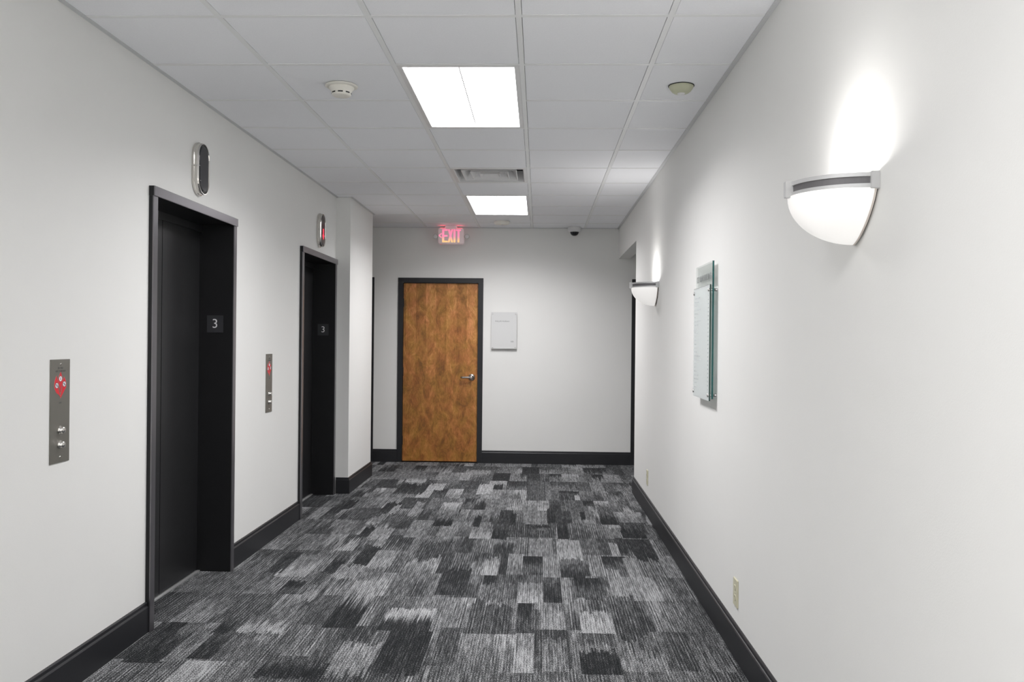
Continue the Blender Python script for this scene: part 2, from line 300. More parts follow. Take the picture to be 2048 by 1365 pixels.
# ---------------------------------------------------------------- floor
TILE0, TILE = 4.236, 0.497
BLOCKS = [   # larger carpet blocks: x0, x1, y0, y1, tone at the near end, tone at the far end
    (-1.06, -0.89, 4.2, 5.05, 0.1, 0.7), (-0.71, -0.5, 3.59, 4.18, 0.15, 0.1), (-0.78, -0.52, 4.18, 4.54, 0.15, 0.8),
    (-0.35, -0.12, 4.17, 4.65, 0.33, 0.33), (-0.33, -0.12, 4.65, 5.06, 0.45, 0.45), (-0.36, -0.09, 3.67, 4.17, 0.5, 0.62),
    (-0.19, -0.09, 3.69, 4.17, 0.55, 0.72), (-0.1, -0.01, 3.69, 4.18, 0.8, 0.62), (-0.1, -0.03, 4.22, 4.67, 0.3, 0.08),
    (-0.11, 0.04, 4.67, 5.07, 0.76, 0.6), (-0.01, 0.04, 4.5, 4.68, 0.6, 0.65), (0.04, 0.14, 4.68, 5.07, 0.12, 0.2),
    (0.14, 0.2, 4.65, 5.19, 0.6, 0.6), (0.22, 0.38, 4.78, 5.19, 0.35, 0.08), (0.22, 0.39, 4.2, 4.56, 0.82, 0.7),
    (0.39, 0.54, 4.06, 4.86, 0.28, 0.36), (0.2, 0.37, 3.68, 4.01, 0.1, 0.15), (0.2, 0.38, 4.01, 4.2, 0.4, 0.4),
    (0.38, 0.58, 3.72, 3.99, 0.62, 0.55), (0.03, 0.14, 3.7, 4.14, 0.62, 0.5), (-0.57, -0.4, 4.79, 5.37, 0.18, 0.1),
    (-0.83, -0.64, 5.03, 5.54, 0.5, 0.65), (-1.17, -1.06, 5.32, 5.92, 0.1, 0.15), (-1.07, -0.92, 5.3, 5.76, 0.72, 0.65),
    (-1.57, -1.38, 5.07, 5.64, 0.75, 0.55), (-1.31, -1.22, 5.15, 5.53, 0.2, 0.08), (-1.23, -1.08, 5.02, 5.43, 0.7, 0.6),
    (-1.64, -1.55, 5.15, 5.67, 0.22, 0.15), (-0.8, -0.58, 5.55, 6.07, 0.28, 0.3), (-0.34, -0.24, 5.21, 5.65, 0.78, 0.65),
    (-0.09, 0.04, 5.28, 5.67, 0.4, 0.08), (0.04, 0.14, 5.18, 5.67, 0.6, 0.62), (0.15, 0.29, 5.18, 5.51, 0.1, 0.35),
    (0.13, 0.3, 5.6, 6.17, 0.75, 0.68), (-0.06, 0.11, 5.69, 6.19, 0.6, 0.6), (0.42, 0.58, 5.38, 5.71, 0.35, 0.08),
    (0.56, 0.65, 5.16, 5.69, 0.68, 0.62), (0.65, 0.8, 5.58, 6.22, 0.12, 0.15), (0.5, 0.56, 5.72, 6.12, 0.72, 0.68),
    (0.56, 0.61, 5.79, 6.24, 0.12, 0.15), (-0.34, -0.22, 6.14, 6.68, 0.08, 0.3), (-0.49, -0.33, 6.16, 6.52, 0.74, 0.6),
    (-0.22, -0.17, 6.59, 7.13, 0.08, 0.1), (-0.5, -0.44, 6.52, 7.01, 0.08, 0.12), (0.15, 0.23, 6.19, 6.94, 0.08, 0.2),
    (0.08, 0.14, 6.72, 7.37, 0.08, 0.15), (0.35, 0.39, 6.84, 7.18, 0.08, 0.08), (0.5, 0.63, 6.7, 7.41, 0.08, 0.4),
    (0.62, 0.8, 6.24, 6.79, 0.08, 0.3), (0.65, 0.85, 6.79, 7.21, 0.55, 0.7), (0.55, 0.64, 6.49, 6.69, 0.5, 0.72),
    (-0.05, 0.1, 6.44, 6.65, 0.45, 0.1), (-0.09, 0.08, 6.66, 7.17, 0.6, 0.58), (-0.8, -0.66, 6.54, 7.03, 0.06, 0.5),
    (-0.82, -0.65, 6.99, 7.53, 0.55, 0.82), (-1.21, -1.07, 6.05, 6.5, 0.75, 0.62), (-1.29, -1.22, 6.1, 6.51, 0.2, 0.1),
    (-1.07, -0.97, 6.41, 6.84, 0.22, 0.25), (-0.96, -0.83, 6.17, 6.77, 0.6, 0.6), (-1.32, -1.22, 6.53, 6.88, 0.75, 0.6),
    (-1.3, -1.18, 6.95, 7.51, 0.2, 0.1), (-1.22, -1.16, 6.93, 7.42, 0.72, 0.7), (-1.65, -1.56, 7.11, 7.6, 0.1, 0.15),
    (-1.05, -0.97, 6.87, 7.55, 0.68, 0.6), (-1.81, -1.63, 3.7, 4.11, 0.15, 0.25), (-1.64, -1.57, 3.73, 4.17, 0.58, 0.5),
    (-1.55, -1.44, 3.77, 4.11, 0.12, 0.3), (-1.33, -1.21, 3.89, 4.14, 0.5, 0.65), (-1.45, -1.23, 4.09, 4.4, 0.78, 0.5),
    (-1.19, -0.92, 3.55, 3.83, 0.1, 0.35), (-0.9, -0.72, 3.58, 4.03, 0.62, 0.66), (-1.56, -1.48, 4.08, 4.33, 0.12, 0.3),
    (-1.45, -1.34, 4.74, 5.03, 0.3, 0.1), (-1.3, -1.21, 4.58, 4.95, 0.68, 0.62), (-1.78, -1.61, 4.33, 4.66, 0.58, 0.5),
    (-0.57, -0.43, 7.92, 8.53, 0.82, 0.8), (-0.43, -0.34, 8.2, 8.54, 0.1, 0.15), (-1.06, -0.9, 8.07, 8.52, 0.78, 0.75),
    (-0.78, -0.51, 9.1, 9.45, 0.68, 0.65), (0.2, 0.39, 7.94, 8.18, 0.35, 0.08), (-0.1, 0.08, 7.66, 8.79, 0.34, 0.36),
    (0.4, 0.49, 7.42, 7.68, 0.2, 0.1), (0.49, 0.63, 7.41, 7.69, 0.6, 0.75), (-1.33, -1.12, 8.53, 8.97, 0.74, 0.5),
    (-1.33, -1.06, 7.86, 8.49, 0.2, 0.1),
]
def make_floor():
    x0, x1, y0, y1 = XEL, XER, YB, YF
    xs = np.concatenate([np.arange(x0, -2.1, 0.06), np.arange(-2.1, 0.93, 0.008), np.arange(0.93, x1, 0.06), [x1]])
    ys = np.concatenate([np.arange(y0, 2.9, 0.08), np.arange(2.9, 5.5, 0.02), np.arange(5.5, y1 - 0.01, 0.03), [y1]])
    nx, ny = len(xs) - 1, len(ys) - 1
    X, Y = np.meshgrid(xs, ys); v = np.zeros((X.size, 3), np.float32); v[:, 0] = X.ravel(); v[:, 1] = Y.ravel()
    i = np.arange(nx); j = np.arange(ny); I, J = np.meshgrid(i, j); a = (J * (nx + 1) + I).ravel()
    f = np.stack([a, a + 1, a + nx + 2, a + nx + 1], 1).astype(np.int32)
    me = bpy.data.meshes.new('floor'); me.vertices.add(len(v)); me.vertices.foreach_set('co', v.ravel())
    me.loops.add(f.size); me.loops.foreach_set('vertex_index', f.ravel()); me.polygons.add(len(f))
    me.polygons.foreach_set('loop_start', np.arange(len(f), dtype=np.int32) * 4)
    me.update(calc_edges=True)
    cx = (xs[:-1] + xs[1:]) / 2; cy = (ys[:-1] + ys[1:]) / 2
    tone = np.full((ny, nx), 0.45, np.float32); rng = np.random.RandomState(11)
    def fill(xa, xb, ya, yb, ta, tb, c_=0.5, jit=0.13, ribbed=0.0, rag0=0.0, rag1=0.0):
        ii = np.where((cx >= xa) & (cx < xb))[0]; n = len(ii)
        if not n: return
        cj = c_ + rng.normal(0, jit, n) + 0.5 * np.repeat(rng.normal(0, jit, n // 3 + 1), 3)[:n]
        r0 = ya + np.abs(rng.normal(0, 1, n)) * rag0; r1 = yb - np.abs(rng.normal(0, 1, n)) * rag1
        tn = rng.normal(0, 0.035, n) + ribbed * np.where(np.arange(n) % 2, 1, -1)
        for q, col in enumerate(ii):
            jj = np.where((cy >= r0[q]) & (cy < r1[q]))[0]
            if len(jj):
                t = (cy[jj] - ya) / (yb - ya)
                tone[jj, col] = ta + (tb - ta) * np.clip((t - cj[q]) / 0.26 + 0.5, 0, 1) + tn[q]
    for k in range(int((YB - TILE0) / TILE) - 2, int((YF - TILE0) / TILE) + 2):
        ya, yb = TILE0 + k * TILE, TILE0 + (k + 1) * TILE
        x = x0
        while x < x1:
            wd = rng.choice([0.05, 0.076, 0.1, 0.13, 0.18, 0.25], p=[.2, .22, .2, .18, .14, .06])
            sp_ = 0.13 if 3.2 < ya < 6.5 else 0.18
            a_, b_ = np.clip(rng.normal(0.46, sp_, 2), 0.12, 0.78)
            if rng.rand() < 0.25: b_ = a_
            fill(x, x + wd, ya, yb, a_, b_, rng.uniform(0.3, 0.7), 0.16, 0.10 if rng.rand() < 0.35 else 0.0); x += wd
    seam = lambda y: abs(((y - TILE0) / TILE + 0.5) % 1 - 0.5) * TILE < 0.07
    for (bx0, bx1, by0, by1, tn, tf) in BLOCKS:
        rg = 0.05 if abs(tn - tf) < 0.16 else 0.02
        fill(bx0, bx1, by0, by1, tn, tf, 0.5, 0.10, 0.09 if 0.24 < tn < 0.4 and 0.24 < tf < 0.4 else 0.0, 0 if seam(by0) else rg, 0 if seam(by1) else rg)
    at = me.attributes.new('tone', 'FLOAT', 'FACE'); at.data.foreach_set('value', tone.ravel())
    me.materials.append(M['carpet'])
    o = bpy.data.objects.new('floor', me); COL.objects.link(o)
    tag(o, 'charcoal and grey patchwork carpet tiles with streaked blocks covering the lobby floor', 'carpet', None, 'structure')
    MB().box(x0 - 0.2, x1 + 0.2, y0 - 0.2, y1 + 0.2, -0.15, -0.004).build('subfloor', 'plenum', o)
make_floor()
struct('floor_bounce', MB().box(XL, XR, YB, 1.2, -0.003, 0.004), mat('pale_bounce_floor', (0.80, 0.79, 0.77), 0.4, mottle=0.05, mscale=4), 'added pale floor behind the viewpoint, bouncing light upward', 'floor')  # unseen pale floor, added to bounce light onto the ceiling

# ---------------------------------------------------------------- walls
EL = [(4.129, 5.174), (6.741, 7.790)]       # clear elevator openings
JW, HZ, HT = 0.048, 2.10, 2.147
DOORX = -2.065
w_ = MB()
segs = [(YB, EL[0][0] - 0.02), (EL[0][1] + 0.02, EL[1][0] - 0.02), (EL[1][1] + 0.02, 7.95)]
for a, b in segs: w_.box(-2.30, XL, a, b, 0, C + 0.02)
for a, b in EL: w_.box(-2.30, XL, a - 0.02, b + 0.02, HZ + 0.02, C + 0.02)
struct('wall_left', w_, 'wall', 'light grey painted wall holding the two dark elevator doorways', 'wall')
PX, PY0, PY1 = -1.745, 7.875, 8.93
struct('wall_left_pier', MB().box(XEL, PX, PY0, PY1, 0, C + 0.02), 'wall', 'pale projecting wall pier just past the farther elevator', 'wall')
struct('wall_right', MB().box(XR, XR + 0.13, YB, 8.17, 0, C + 0.02), 'wall', 'long pale grey wall carrying the half-bowl lamps and glass directory', 'wall')
struct('wall_right_header', MB().box(XR, XR + 0.13, 8.17, YF, 2.377, C + 0.02), 'wall', 'painted header over the opening at the end of the right wall', 'wall')
struct('wall_right_return', MB().box(XR + 0.13, XER, 8.04, 8.17, 0, C + 0.02), 'wall', 'return wall inside the right side opening', 'wall')
DO = (-1.641, -0.652, 2.14)                  # wooden door frame outer extents
D4 = (-2.91, -1.921, 2.143); D5 = (1.061, 2.05, 2.141)
fwm = MB(); xs = [XEL]
for a, b, h in (D4, DO, D5):
    fwm.box(xs[-1], a + 0.02, YF, YF + 0.15, 0, C + 0.02); fwm.box(a + 0.02, b - 0.02, YF, YF + 0.15, h - 0.02, C + 0.02); xs.append(b - 0.02)
fwm.box(xs[-1], XER, YF, YF + 0.15, 0, C + 0.02)
struct('wall_far', fwm, 'wall', 'greyish end wall with the brown wooden door', 'wall')
struct('wall_far_left_end', MB().box(XEL - 0.15, XEL, PY1 - 0.1, YF + 0.15, 0, C + 0.02), 'wall', 'end wall of the left side passage', 'wall')
struct('wall_far_right_end', MB().box(XER, XER + 0.15, 8.04, YF + 0.15, 0, C + 0.02), 'wall', 'end wall of the right side passage', 'wall')
wb = MB(); WX0, WX1, WZ0, WZ1 = -1.65, 0.68, 0.85, 2.45
wb.box(-2.3, WX0, YB - 0.15, YB, 0, C + 0.02); wb.box(WX1, XR + 0.13, YB - 0.15, YB, 0, C + 0.02)
wb.box(WX0, WX1, YB - 0.15, YB, 0, WZ0); wb.box(WX0, WX1, YB - 0.15, YB, WZ1, C + 0.02)
struct('wall_back', wb, 'wall', 'end wall behind the viewpoint', 'wall')
M['fillpane'] = mat('fill_light_pane', (0.8, 0.8, 0.8), 0.5, emit=(0.90, 0.95, 1.0), estr=FILL_GLOW)  # emissive pane of the added window, serves as fill light
def rear_fill_window():  # made-up window out of view, added to brighten the corridor
    f = MB(); a = 0.05
    f.box(WX0, WX1, YB - 0.12, YB + 0.005, WZ0, WZ0 + a); f.box(WX0, WX1, YB - 0.12, YB + 0.005, WZ1 - a, WZ1)
    for x in (WX0, (WX0 + WX1) / 2 - a / 2, WX1 - a): f.box(x, x + a, YB - 0.12, YB + 0.005, WZ0 + a, WZ1 - a)
    o = struct('fill_window_1', f, 'black', 'added glowing fill window in the unseen wall behind the viewpoint', 'window')
    for x0, x1 in ((WX0 + a, (WX0 + WX1) / 2 - a / 2), ((WX0 + WX1) / 2 + a / 2, WX1 - a)):
        MB().box(x0, x1, YB - 0.09, YB - 0.084, WZ0 + a, WZ1 - a).build('fill_window_pane', 'fillpane', o)
rear_fill_window()

# ---------------------------------------------------------------- ceiling
def make_ceiling():
    xt = [XA + k * T for k in range(-4, 8)]
    kmin = int((YB - Y2) / T) - 2; kmax = int((YF - Y2) / T) + 1
    yt = [Y2 + k * T for k in range(kmin, kmax + 1)]
    tiles, tees, gl = MB(), MB(), 0.0022
    troff = [(0, 2), (6, 8), (-6, -4), (-12, -10)]
    def hole(xi, k):
        if abs(xi - (XA + T)) > 0.01: return False
        return any(a <= k < b for a, b in troff) or k == 4
    lim = lambda y: (XL, XR) if y < PY1 - 0.3 else (XEL, XER)
    for xi in xt:
        for k in range(kmin, kmax + 1):
            ya, yb = Y2 + k * T, Y2 + (k + 1) * T
            for (A, B) in ((ya, yb),):
                lo, hi = (XL, XR)
                parts = []
                # main corridor
                parts.append((max(xi, XL), min(xi + T, XR), max(A, YB), min(B, YF)))
                # side passages
                parts.append((max(xi, XEL), min(xi + T, XL), max(A, PY1), min(B, YF)))
                parts.append((max(xi, XR + 0.13), min(xi + T, XER), max(A, 8.17), min(B, YF)))
                for (a, b, c, d) in parts:
                    if b - a < 0.02 or d - c < 0.02 or hole(xi, k): continue
                    ea = 0.012 + gl if abs(a - xi) < 1e-6 else 0; eb = 0.012 + gl if abs(b - xi - T) < 1e-6 else 0
                    ec = 0.012 + gl if abs(c - A) < 1e-6 else 0; ed = 0.012 + gl if abs(d - B) < 1e-6 else 0
                    if b - a - ea - eb < 0.01 or d - c - ec - ed < 0.01: continue
                    tiles.box(a + ea, b - eb, c + ec, d - ed, C + 0.0025, C + 0.016)
    for xi in xt:
        if XL < xi < XR: tees.box(xi - 0.012, xi + 0.012, YB, YF, C, C + 0.03)
        elif XEL < xi < XL: tees.box(xi - 0.012, xi + 0.012, PY1, YF, C, C + 0.03)
        elif XR + 0.13 < xi < XER: tees.box(xi - 0.012, xi + 0.012, 8.17, YF, C, C + 0.03)
    for y in yt:
        for xi in xt:
            if xi + T < XEL or xi > XER: continue
            k = round((y - Y2) / T)
            if abs(xi - (XA + T)) < 0.01 and any(a < k < b for a, b in troff): continue
            segs_ = []
            if YB < y < YF: segs_.append((max(xi, XL), min(xi + T, XR)))
            if PY1 < y < YF: segs_.append((max(xi, XEL), min(xi + T, XL)))
            if 8.17 < y < YF: segs_.append((max(xi, XR + 0.13), min(xi + T, XER)))
            for a, b in segs_:
                if b - a > 0.02: tees.box(a + (0.012 if abs(a - xi) < 1e-6 else 0), b - (0.012 if abs(b - xi - T) < 1e-6 else 0), y - 0.012, y + 0.012, C + 0.0006, C + 0.03)
    o = struct('ceiling', tiles, 'tile', 'white suspended tile ceiling over the corridor', 'ceiling')
    tees.build('ceiling_grid', 'grid', o)
    MB().box(XEL - 0.2, XER + 0.2, YB - 0.2, YF + 0.2, C + 0.22, C + 0.25).build('ceiling_deck', 'plenum', o)
    # perimeter wall angle
    ang = MB(); aw = 0.022
    ang.box(XL, XL + aw, YB, PY0, C - 0.0012, C + 0.002); ang.box(XR - aw, XR, YB, YF, C - 0.0012, C + 0.002)
    ang.box(XL, PX, PY0 - aw, PY0, C - 0.0012, C + 0.002); ang.box(PX, PX + aw, PY0 - aw, PY1 + aw, C - 0.0012, C + 0.002)
    ang.box(XEL, PX, PY1, PY1 + aw, C - 0.0012, C + 0.002)
    ang.box(XEL, XR, YF - aw, YF, C - 0.0012, C + 0.002)
    ang.build('wall_angle', 'angle', o)
make_ceiling()

# ---------------------------------------------------------------- baseboards
BH = 0.147
def base_prof(): return [(0, 0), (0.016, 0), (0.016, 0.122), (0.0125, 0.127), (0.009, 0.129), (0.009, 0.142), (0.005, BH), (0, BH)]
def baseboard(name, a, b, n, label, ext0=0.0, ext1=0.0):
    a = Vector((*a, 0)); b = Vector((*b, 0)); n = Vector((*n, 0)); d = (b - a).normalized()
    r = []
    for p, e in ((a, -ext0), (b, ext1)):
        r.append([tuple(p + d * (e * q[0] / 0.016) + n * q[0] + Vector((0, 0, q[1]))) for q in base_prof()])
    struct(name, MB().loft(r), 'black', label, 'baseboard')
baseboard('baseboard_left', (XL, YB), (XL, EL[0][0] - JW), (1, 0), 'black baseboard left of the nearer elevator')
baseboard('baseboard_left_middle', (XL, EL[0][1] + JW), (XL, EL[1][0] - JW), (1, 0), 'black baseboard between the two elevators')
baseboard('baseboard_left_pier', (XL + 0.022, PY0), (PX, PY0), (0, -1), 'black baseboard on the narrow front face of the pier', 0, 0.016)
baseboard('baseboard_left_pier_side', (PX, PY0), (PX, PY1), (1, 0), 'black baseboard along the corridor side of the pier', 0.016, 0.016)
baseboard('baseboard_far_left', (D4[1], YF), (DO[0], YF), (0, -1), 'short black baseboard left of the wooden door')
baseboard('baseboard_far_right', (DO[1], YF), (D5[0], YF), (0, -1), 'black baseboard right of the wooden door')
baseboard('baseboard_right', (XR, YB), (XR, 8.17), (-1, 0), 'black baseboard along the long right wall', 0, 0.016)
baseboard('baseboard_right_end', (XR, 8.17), (XR + 0.13, 8.17), (0, 1), 'black baseboard on the end of the right wall', 0.016, 0)

# ---------------------------------------------------------------- elevators (door_1, door_2)
def elevator(name, y0, y1, label, where):
    yc = (y0 + y1) / 2; hw = (y1 - y0) / 2
    t = thing(name, label, 'elevator door', 'left', (XL, yc, 0), None, 'structure')
    D = DOORX - XL                       # negative: depth of the door plane behind the wall face
    for s in (-1, 1):
        a, b = s * hw, s * (hw + JW)
        j = MB(); j.box(a, b, 0, HZ, -0.02, 0.0175); j.box(a, s * (hw + 0.019), 0, HZ, D - 0.03, -0.02)
        jo = j.build('door_jamb', 'reveal', t)
        MB().box(s * (hw - 0.0003), b, 0, HZ, 0.0175, 0.023, 0.0012).build('jamb_casing', 'bronze', jo)
    h = MB(); h.box(-hw - JW - 0.002, hw + JW + 0.002, HZ, HT, -0.02, 0.0235); h.box(-hw, hw, HZ, HZ + 0.018, D - 0.03, -0.02)
    ho = h.build('door_header', 'reveal', t)
    MB().box(-hw - JW - 0.002, hw + JW + 0.002, HZ, HT, 0.0235, 0.029, 0.0012).build('header_casing', 'bronze', ho)
    ph = HZ - 0.012
    for s in (-1, 1):
        p = MB(); a, b = sorted((s * 0.0022, s * (hw - 0.001))); p.box(a, b, 0.012, ph, D - 0.03, D, 0.0015); p.build('door_panel', 'elevdoor', t)
    # fixed transom strip above the panels, a little in front of them
    MB().box(-hw, hw, ph - 0.028, HZ, D + 0.001, D + 0.012).build('door_transom', 'elevdoor', t)
    MB().box(-hw - 0.01, hw + 0.01, 0.0, HZ, D - 0.045, D - 0.032).build('door_backing', 'rubber', t)
    sill = MB(); sill.box(-hw + 0.001, hw - 0.001, 0.0, 0.007, D - 0.028, D + 0.020, 0.001)
    for q in (0.004, 0.011): sill.box(-hw + 0.002, hw - 0.002, 0.007, 0.0082, D + q, D + q + 0.0035)
    sill.build('door_sill', 'alu', t)
    # floor number plate on the far reveal (faces the viewer)
    pl = bpy.data.objects.new('x', None)
    bpy.data.objects.remove(pl)
    zc, xc = 1.503, -1.967
    fx = xc - XL
    m = MB(); m.box(hw - 0.0025, hw - 0.0003, zc - 0.052, zc + 0.052, fx - 0.05, fx + 0.05, 0.0006)
    plate = m.build('number_plate', 'platedark', t)
    tx = text_mb('3', 0.079, 0, 0, 0, 0.0016, weight=-0.0004)
    # local: plate normal points to -x ; text right = +z(out of the wall), up = +y
    dg = MB(); dg.add([(hw - 0.0025 - p[2], zc + p[1], fx + p[0]) for p in tx.v], tx.f); tag(dg.build('numeral', 'numwhite', plate), 'white numeral 3')
    return t
elevator('door_1', *EL[0], 'nearer dark bronze elevator doorway with a white 3 on its reveal', 'near')
elevator('door_2', *EL[1], 'farther dark elevator doorway with a white 3, next to the pier', 'far')

# ---------------------------------------------------------------- swing doors on the far wall
def swing_door(name, x0, x1, h, label, leafmat, handle):
    t = thing(name, label, 'door', 'far', ((x0 + x1) / 2, YF, 0), None, 'structure')
    hw = (x1 - x0) / 2; fwid = 0.058
    for s in (-1, 1):
        j = MB(); j.box(s * hw, s * (hw - fwid), 0, h - fwid, -0.10, 0.016, 0.002); j.box(s * (hw - fwid - 0.013), s * (hw - fwid), 0, h - fwid, -0.10, -0.068)
        j.build('door_jamb', 'black', t)
    j = MB(); j.box(-hw, hw, h - fwid, h, -0.10, 0.016, 0.002); j.box(-hw + fwid, hw - fwid, h - fwid - 0.013, h - fwid, -0.10, -0.068); j.build('door_head', 'black', t)
    lw = hw - fwid - 0.003
    leaf = MB().box(-lw, lw, 0.010, h - fwid - 0.003, -0.063, -0.020, 0.0015).build('door_leaf', leafmat, t)
    MB().box(-hw + 0.02, hw - 0.02, 0, h, -0.13, -0.105).build('door_backing', 'rubber', t)
    if handle:
        hx, hz = 0.366, 0.991
        hd = MB()
        hd.lathe([(0.0385, -0.020), (0.0385, -0.014), (0.036, -0.009), (0.026, -0.006), (0.020, -0.002), (0.016, 0.004), (0.0125, 0.010), (0.0125, 0.036), (0.017, 0.040), (0.019, 0.048), (0.017, 0.056), (0.010, 0.059)], 36, (hx, hz))
        hd.build('door_handle_rose', 'satin', leaf)
        lv = MB(); pts = [(hx, hz, 0.046), (hx - 0.03, hz, 0.047), (hx - 0.065, hz, 0.046), (hx - 0.098, hz - 0.001, 0.043), (hx - 0.113, hz - 0.001, 0.036), (hx - 0.119, hz - 0.001, 0.024), (hx - 0.120, hz - 0.001, 0.012)]
        lv.tube(pts, [0.0125, 0.0105, 0.0115, 0.0125, 0.012, 0.011, 0.010], 14); lv.build('door_lever', 'satin', leaf)
        MB().lathe([(0.0075, 0.056), (0.0075, 0.0605), (0.006, 0.062)], 20, (hx, hz)).build('lock_cylinder', 'steel', leaf)
        for zz in (0.25, 1.05, 1.85):
            MB().lathe([(0.006, -0.05), (0.006, 0.05)], 12, (0, 0)).v
            hb = MB(); hb.tube([(-lw - 0.001, zz - 0.05, -0.016), (-lw - 0.001, zz + 0.05, -0.016)], 0.006, 12); hb.build('hinge', 'black', t)
    return t
swing_door('door_3', DO[0], DO[1], DO[2], 'brown stained wood door in a black frame with a silver lever handle', 'wood', True)
swing_door('door_4', D4[0], D4[1], D4[2], 'black door frame edge peeking out left behind the pier', 'black', False)
swing_door('door_5', D5[0], D5[1], D5[2], 'black door frame edge seen through the opening at the end of the right wall', 'black', False)

# ---------------------------------------------------------------- ceiling lights
def ceiling_light(k, label, watts=TROFFER_W):
    cx, cy = XA + 1.5 * T, Y2 + (k + 1) * T
    t = thing('ceiling_light', label, 'ceiling light', 'down', (cx, cy, C), 'recessed ceiling lights')
    hw, hl = T / 2 - 0.0125, T - 0.0125
    fr = MB(); b = 0.022; z = 0.0                        # local z points down; recess is negative z
    for s in (-1, 1):
        fr.box(s * hw, s * (hw - b), -hl, hl, -0.012, 0.0005); fr.box(-hw + b, hw - b, s * hl, s * (hl - b), -0.012, 0.0005)
        fr.box(s * (hw - b), s * (hw - b - 0.002), -hl + b, hl - b, -0.05, -0.001); fr.box(-hw + b, hw - b, s * (hl - b), s * (hl - b - 0.002), -0.05, -0.001)
    fr.build('frame', 'white', t)
    for s in (-1, 1):
        a, c = sorted((s * 0.0025, s * (hw - b - 0.002)))
        MB().box(a, c, -hl + b + 0.002, hl - b - 0.002, -0.022, -0.018).build('lens', 'lens', t)
    MB().box(-0.0022, 0.0022, -hl + b + 0.03, hl - b - 0.002, -0.024, -0.0125).build('divider', 'louver', t)
    fr2 = MB(); fr2.box(-hw + b, hw - b, -hl + b, hl - b, -0.075, -0.070); fr2.build('reflector', 'white', t)
    ld = bpy.data.lights.new('fluorescent_tubes', 'AREA'); ld.shape = 'RECTANGLE'; ld.size = 2 * (hw - b) - 0.02; ld.size_y = 2 * (hl - b) - 0.02
    ld.energy = watts; ld.spread = math.radians(TROFFER_SPREAD); ld.color = (1, 0.985, 1.0)
    lo = bpy.data.objects.new('fluorescent_tubes', ld); COL.objects.link(lo); lo.parent = t; lo.location = (0, 0, -0.03); lo.rotation_euler = (math.pi, 0, 0)
    return t
ceiling_light(0, 'large bright recessed light panel, the nearer of the two, past the smoke detector')
ceiling_light(6, 'smaller-looking bright light panel between the air vent and the end wall')
ceiling_light(-6, 'added recessed light panel, out of view by the viewpoint', 21.0)  # out of view; carries on the row, added to raise the light level
ceiling_light(-12, 'added recessed light panel, out of view at the rear end of the corridor')  # second unseen panel at the row spacing, added for overall brightness

# ---------------------------------------------------------------- air vent
def air_vent():
    cx, cy = XA + 1.5 * T, Y2 + 4.5 * T
    t = thing('air_vent', 'white square louvred air diffuser between the two light panels', 'air vent', 'down', (cx, cy, C))
    h = T / 2 - 0.0125
    sq = lambda r, z: [(-r, -r, z), (r, -r, z), (r, r, z), (-r, r, z)]
    fr = MB(); fr.loft([sq(h, -0.004), sq(h, 0.0015), sq(h - 0.024, 0.0015), sq(h - 0.028, -0.002), sq(h - 0.040, -0.09)], False, False); fr.build('frame', 'white', t)
    for r in (0.215, 0.148, 0.080):
        MB().loft([sq(r - 0.045, -0.075), sq(r - 0.012, -0.022), sq(r, -0.004), sq(r, -0.001), sq(r - 0.006, -0.001), sq(r - 0.017, -0.022), sq(r - 0.049, -0.073), sq(r - 0.045, -0.075)], False, False).build('louvre', 'white', t)
    MB().box(-0.03, 0.03, -0.03, 0.03, -0.03, -0.024, 0.002).build('centre_plate', 'white', t)
    MB().box(-h, h, -h, h, -0.11, -0.10).build('duct_back', 'slot', t)
air_vent()

# ---------------------------------------------------------------- smoke detectors, sensor, camera
def smoke_detector():
    t = thing('smoke_detector', 'off-white smoke detector with dark slots on the near left ceiling tile', 'smoke detector', 'down', (-1.028, 4.40, C), 'ceiling smoke detectors')
    MB().lathe([(0.078, 0.0), (0.083, 0.003), (0.083, 0.007), (0.078, 0.010), (0.070, 0.011)], 48).build('base', 'detector', t)
    MB().lathe([(0.064, 0.010), (0.064, 0.016), (0.058, 0.024), (0.052, 0.034), (0.0505, 0.038), (0.0495, 0.0485), (0.046, 0.053), (0.038, 0.057), (0.0, 0.058)], 48, cap=False).build('housing', 'detector', t)
    for k in range(8):
        a = math.radians(22.5 + 45 * k - 90 + 16); da = math.radians(14); sl = []
        for r in (0.0480, 0.0512):
            for z in (0.0395, 0.0455): sl.append([(r * math.cos(a + da * u), r * math.sin(a + da * u), z) for u in (-1, -.5, 0, .5, 1)])
        m = MB(); m.loft([sl[0], sl[1], sl[3], sl[2], sl[0]], False, False, False); m.build('slot', 'slot', t)
smoke_detector()
def disc_detector():
    t = thing('smoke_detector', 'plain white round smoke detector on the ceiling between exit sign and camera', 'smoke detector', 'down', (-0.421, 9.42, C), 'ceiling smoke detectors')
    MB().lathe([(0.086, 0.0), (0.086, 0.020), (0.083, 0.027), (0.072, 0.032), (0.045, 0.034), (0.0, 0.034)], 48, cap=False).build('housing', 'detector', t)
    MB().lathe([(0.010, 0.033), (0.010, 0.040), (0.007, 0.043), (0.0, 0.044)], 20, cap=False).build('indicator', 'white', t)
disc_detector()
def sensor():
    t = thing('occupancy_sensor', 'yellowed shallow dome sensor on the ceiling near the right wall', 'sensor', 'down', (0.709, 4.41, C))
    MB().lathe([(0.062, 0.0), (0.0625, 0.003), (0.058, 0.014), (0.048, 0.028), (0.036, 0.036), (0.026, 0.038)], 44).build('dome', 'ivory2', t)
    MB().lathe([(0.020, 0.036), (0.018, 0.041), (0.010, 0.044), (0.0, 0.045)], 28, cap=False).build('sensor_lens', 'white', t)
    MB().lathe([(0.066, -0.001), (0.066, 0.0015)], 44).build('mounting_ring', 'slot', t)
sensor()
